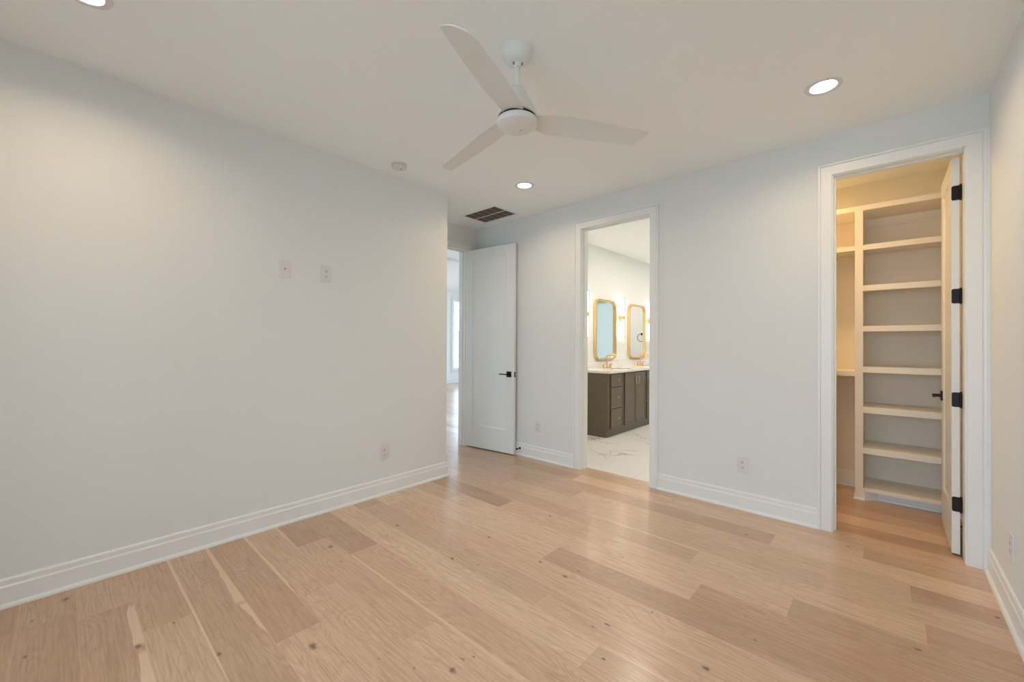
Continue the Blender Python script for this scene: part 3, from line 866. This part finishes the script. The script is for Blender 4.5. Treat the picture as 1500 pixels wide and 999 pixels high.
def pair(y0, w=0.345):
    a = front('cabinet_door', y0, y0 + w, 0.112, 0.862); pull(a, y0 + w - 0.040, 0.690, 0.818)
    b_ = front('cabinet_door', y0 + w + 0.006, y0 + 2 * w + 0.006, 0.112, 0.862); pull(b_, y0 + w + 0.046, 0.690, 0.818)
bank(5.065); pair(5.462); bank(6.205); pair(6.60); bank(7.345)

def ellipse(cx, cy, rx, ry, n=40):
    return [(cx + rx * math.cos(2 * PI * i / n), cy + ry * math.sin(2 * PI * i / n)) for i in range(n)]
SINKS = (5.74, 6.90)
bm = bmesh.new()
def loop(pts, z):
    vs = [bm.verts.new((x, y, z)) for x, y in pts]
    return [bm.edges.new((vs[i], vs[(i + 1) % len(vs)])) for i in range(len(vs))]
es = loop([(XBM, VY0 - 0.012), (VX + 0.015, VY0 - 0.012), (VX + 0.015, VY1), (XBM, VY1)], 0.910)
for sy in SINKS: es += loop(ellipse(-2.985, sy, 0.155, 0.205), 0.910)
bmesh.ops.triangle_fill(bm, use_beauty=True, use_dissolve=False, edges=es)
ex = bmesh.ops.extrude_face_region(bm, geom=list(bm.faces))
bmesh.ops.translate(bm, verts=[g for g in ex['geom'] if isinstance(g, bmesh.types.BMVert)], vec=(0, 0, -0.030))
m_ = MB(); m_.bm.free(); m_.bm = bm
ct = m_.build('countertop', M['quartz'])
tag(ct, 'white stone countertop on the dark bathroom vanity', 'countertop')
tag(MB().box(XBM, XBM + 0.018, VY0, VY1, 0.910, 1.012).build('backsplash', M['quartz']), 'low white stone backsplash along the wall behind the vanity faucets', 'backsplash')
for i, sy in enumerate(SINKS):
    s_ = MB().lathe([(1.02, 0.882), (1.0, 0.880), (0.96, 0.83), (0.80, 0.78), (0.4, 0.762), (0.1, 0.760), (0.0, 0.760)], 40, Matrix.Translation((-2.985, sy, 0)) @ Matrix.Diagonal((0.155, 0.205, 1, 1)), caps=False)
    tag(s_.build('sink', M['porcelain'], smooth=True), ['white undermount sink nearer the doorway end of the vanity', 'white undermount sink farther along the vanity counter'][i], 'sink', 'undermount sinks')
def faucet(y, label):
    t = thing('faucet', label, 'faucet', (-3.19, y, 0.910), 0, 'gold faucets on the vanity')
    mb = MB().cyl((0, 0, 0), (0, 0, 0.012), 0.024, 24)
    pts = [(0, 0, 0.01), (0, 0, 0.18)] + [(0.020 - 0.020 * math.cos(R(a)), 0, 0.18 + 0.020 * math.sin(R(a))) for a in (30, 60, 90)] + [(0.13, 0, 0.200)] + [(0.13 + 0.015 * math.sin(R(a)), 0, 0.185 + 0.015 * math.cos(R(a))) for a in (45, 90)] + [(0.145, 0, 0.165)]
    mb.tube(pts, 0.0115, 14)
    mb.build('spout', M['gold'], t, smooth=True)
    for s in (-1, 1):
        MB().cyl((0, s * 0.10, 0), (0, s * 0.10, 0.008), 0.024, 24).cyl((0, s * 0.10, 0.008), (0, s * 0.10, 0.055), 0.016, 24).box(-0.006, 0.045, s * 0.10 - 0.006, s * 0.10 + 0.006, 0.055, 0.066, 0.001).build('handle', M['gold'], t, smooth=True)
    return t
faucet(5.70, 'brushed gold faucet below the nearer mirror')
faucet(6.86, 'brushed gold faucet below the farther mirror')

def mirror(y, label):
    t = thing('wall_mirror', label, 'mirror', (XBM, y, 1.505), 0, 'gold framed mirrors')
    mtx = Matrix(((0, 0, 1, 0), (1, 0, 0, 0), (0, 1, 0, 0), (0, 0, 0, 1)))
    o_, i_ = rrect(0, 0, 0.66, 0.95, 0.13, 10), rrect(0, 0, 0.604, 0.894, 0.102, 10)
    mb = MB()
    n = len(o_)
    L_ = [[mb.bm.verts.new(mtx @ Vector((x, z, d))) for x, z in ps] for ps, d in ((o_, 0.0), (o_, 0.040), (i_, 0.040), (i_, 0.010))]
    for a, b_ in zip(L_[:-1], L_[1:]):
        for q in range(n): mb.bm.faces.new((a[q], a[(q + 1) % n], b_[(q + 1) % n], b_[q]))
    mb.build('frame', M['gold'], t)
    MB().prism(i_, 0.008, 0.012, mtx).build('glass', M['mirror'], t)
    return t
mirror(5.81, 'tall gold-framed mirror reflecting pale blue, nearer the doorway')
mirror(6.93, 'tall gold-framed mirror reflecting a towel ring, farther along the wall')

def sconce(y, label):
    t = thing('wall_sconce', label, 'wall light', (XBM, y, 1.72), 0, 'tube sconces beside the mirrors')
    MB().box(0, 0.016, -0.030, 0.030, -0.060, 0.060, 0.003).build('back_plate', M['gold'], t)
    MB().cyl((0.016, 0, 0), (0.060, 0, 0), 0.008, 16).build('arm', M['gold'], t, smooth=True)
    MB().cyl((0.065, 0, -0.335), (0.065, 0, 0.335), 0.021, 24).build('glass_tube', M['tube'], t, smooth=True)
    MB().box(0.088, 0.096, -0.005, 0.005, -0.345, 0.345).cyl((0.065, 0, -0.03), (0.065, 0, 0.03), 0.025, 24).cyl((0.065, 0, 0.335), (0.065, 0, 0.348), 0.022, 24).cyl((0.065, 0, -0.348), (0.065, 0, -0.335), 0.022, 24).box(0.06, 0.094, -0.005, 0.005, 0.338, 0.346).box(0.06, 0.094, -0.005, 0.005, -0.346, -0.338).build('holder', M['gold'], t)
    return t
sconce(5.20, 'glowing tube sconce at the doorway side of the nearer mirror')
sconce(6.31, 'glowing gold tube sconce between the two bathroom mirrors')
sconce(7.43, 'glowing tube sconce beyond the farther bathroom mirror')

def blind_mat():
    m = bpy.data.materials.new('mirror_tint_fabric'); m.use_nodes = True
    nt = m.node_tree; nt.nodes.clear()
    out = nt.nodes.new('ShaderNodeOutputMaterial'); a_ = nt.nodes.new('ShaderNodeBsdfTranslucent'); d_ = nt.nodes.new('ShaderNodeBsdfDiffuse'); ad = nt.nodes.new('ShaderNodeAddShader')
    wv = nt.nodes.new('ShaderNodeTexWave'); wv.inputs['Scale'].default_value = 90.0
    cr = nt.nodes.new('ShaderNodeMix'); cr.data_type = 'RGBA'
    cr.inputs[6].default_value = (0.45, 0.45, 0.41, 1); cr.inputs[7].default_value = (0.47, 0.465, 0.43, 1)
    nt.links.new(wv.outputs['Fac'], cr.inputs[0]); nt.links.new(cr.outputs[2], a_.inputs['Color'])
    d_.inputs['Color'].default_value = (0.14, 0.15, 0.16, 1)
    nt.links.new(a_.outputs[0], ad.inputs[0]); nt.links.new(d_.outputs[0], ad.inputs[1]); nt.links.new(ad.outputs[0], out.inputs['Surface'])
    return m
bl = thing('window_blind', 'sheer blind added on the bathroom end window to tint the nearer mirror pale blue', 'blind', (-1.72, YBE - 0.012, 2.35))  # blind added to give the nearer mirror its pale blue reflection
MB().box(-0.285, 0.285, 0.0, 0.0015, -1.85, 0.0).build('fabric', blind_mat(), bl)
MB().cyl((-0.29, 0.0, 0.0), (0.29, 0.0, 0.0), 0.018, 20).build('roller', M['plastic'], bl, smooth=True)
MB().box(-0.285, 0.285, -0.006, 0.008, -1.87, -1.845).build('bottom_bar', M['plastic'], bl)

tr = thing('towel_ring', 'black towel ring on the bathroom end wall, seen in the farther mirror', 'towel ring', (-2.62, YBE, 1.50))
MB().box(-0.025, 0.025, -0.008, 0, -0.025, 0.025, 0.002).cyl((0, -0.008, 0), (0, -0.055, 0), 0.008, 14).build('mount', M['black'], tr)
MB().tube([(0.085 * math.cos(R(a)), -0.050, -0.080 + 0.085 * math.sin(R(a))) for a in range(0, 360, 12)], 0.006, 10, closed=True).build('ring', M['black'], tr, smooth=True)

for i, (x, y) in enumerate(((-2.2, 4.7), (-2.2, 6.1), (-2.2, 7.5))):  # unseen lights added to brighten the bathroom
    t = thing('recessed_light', 'unseen recessed light added to brighten the bathroom', 'ceiling light', (x, y, HB), 0, 'added lights in the bathroom')
    MB().lathe([(0.060, -0.001), (0.064, -0.0050), (0.087, -0.004), (0.090, 0.0), (0.060, 0.0), (0.060, -0.001)], 40, caps=False).build('trim_ring', M['plastic'], t, smooth=True)
    MB().lathe([(0.0, -0.0025), (0.057, -0.0020), (0.060, -0.0005), (0.0, -0.0004)], 32).build('lens', M['lens'], t, smooth=True)
    area('can_light', (0, 0, -0.012), (0, 0, 0), 0.12, 0.12, BATH_FILL_W, (1.0, 0.85, 0.72), shape='DISK', parent=t)

# ------------------------------------------------------------------ outdoors, seen through the far window
struct('ground', MB().box(-60, 30, -40, 50, -0.62, -0.60), M['ground'])
hs = thing('neighbouring_house', 'pale neighbouring house outside the far window', 'house', (-19.0, 16.5, -0.6))
MB().box(-3.0, 0, -8, 8, 0, 3.2).build('wall', M['facade'], hs)
for y in (-2.6, -0.4, 1.8):
    w_ = MB()
    for a in ((y, y + .08, 1.0, 2.6), (y + 1.0, y + 1.08, 1.0, 2.6), (y, y + 1.08, 1.0, 1.08), (y, y + 1.08, 2.52, 2.6)):
        w_.box(0, 0.05, a[0], a[1], a[2], a[3])
    f_ = w_.build('window', M['facade_trim'], hs)
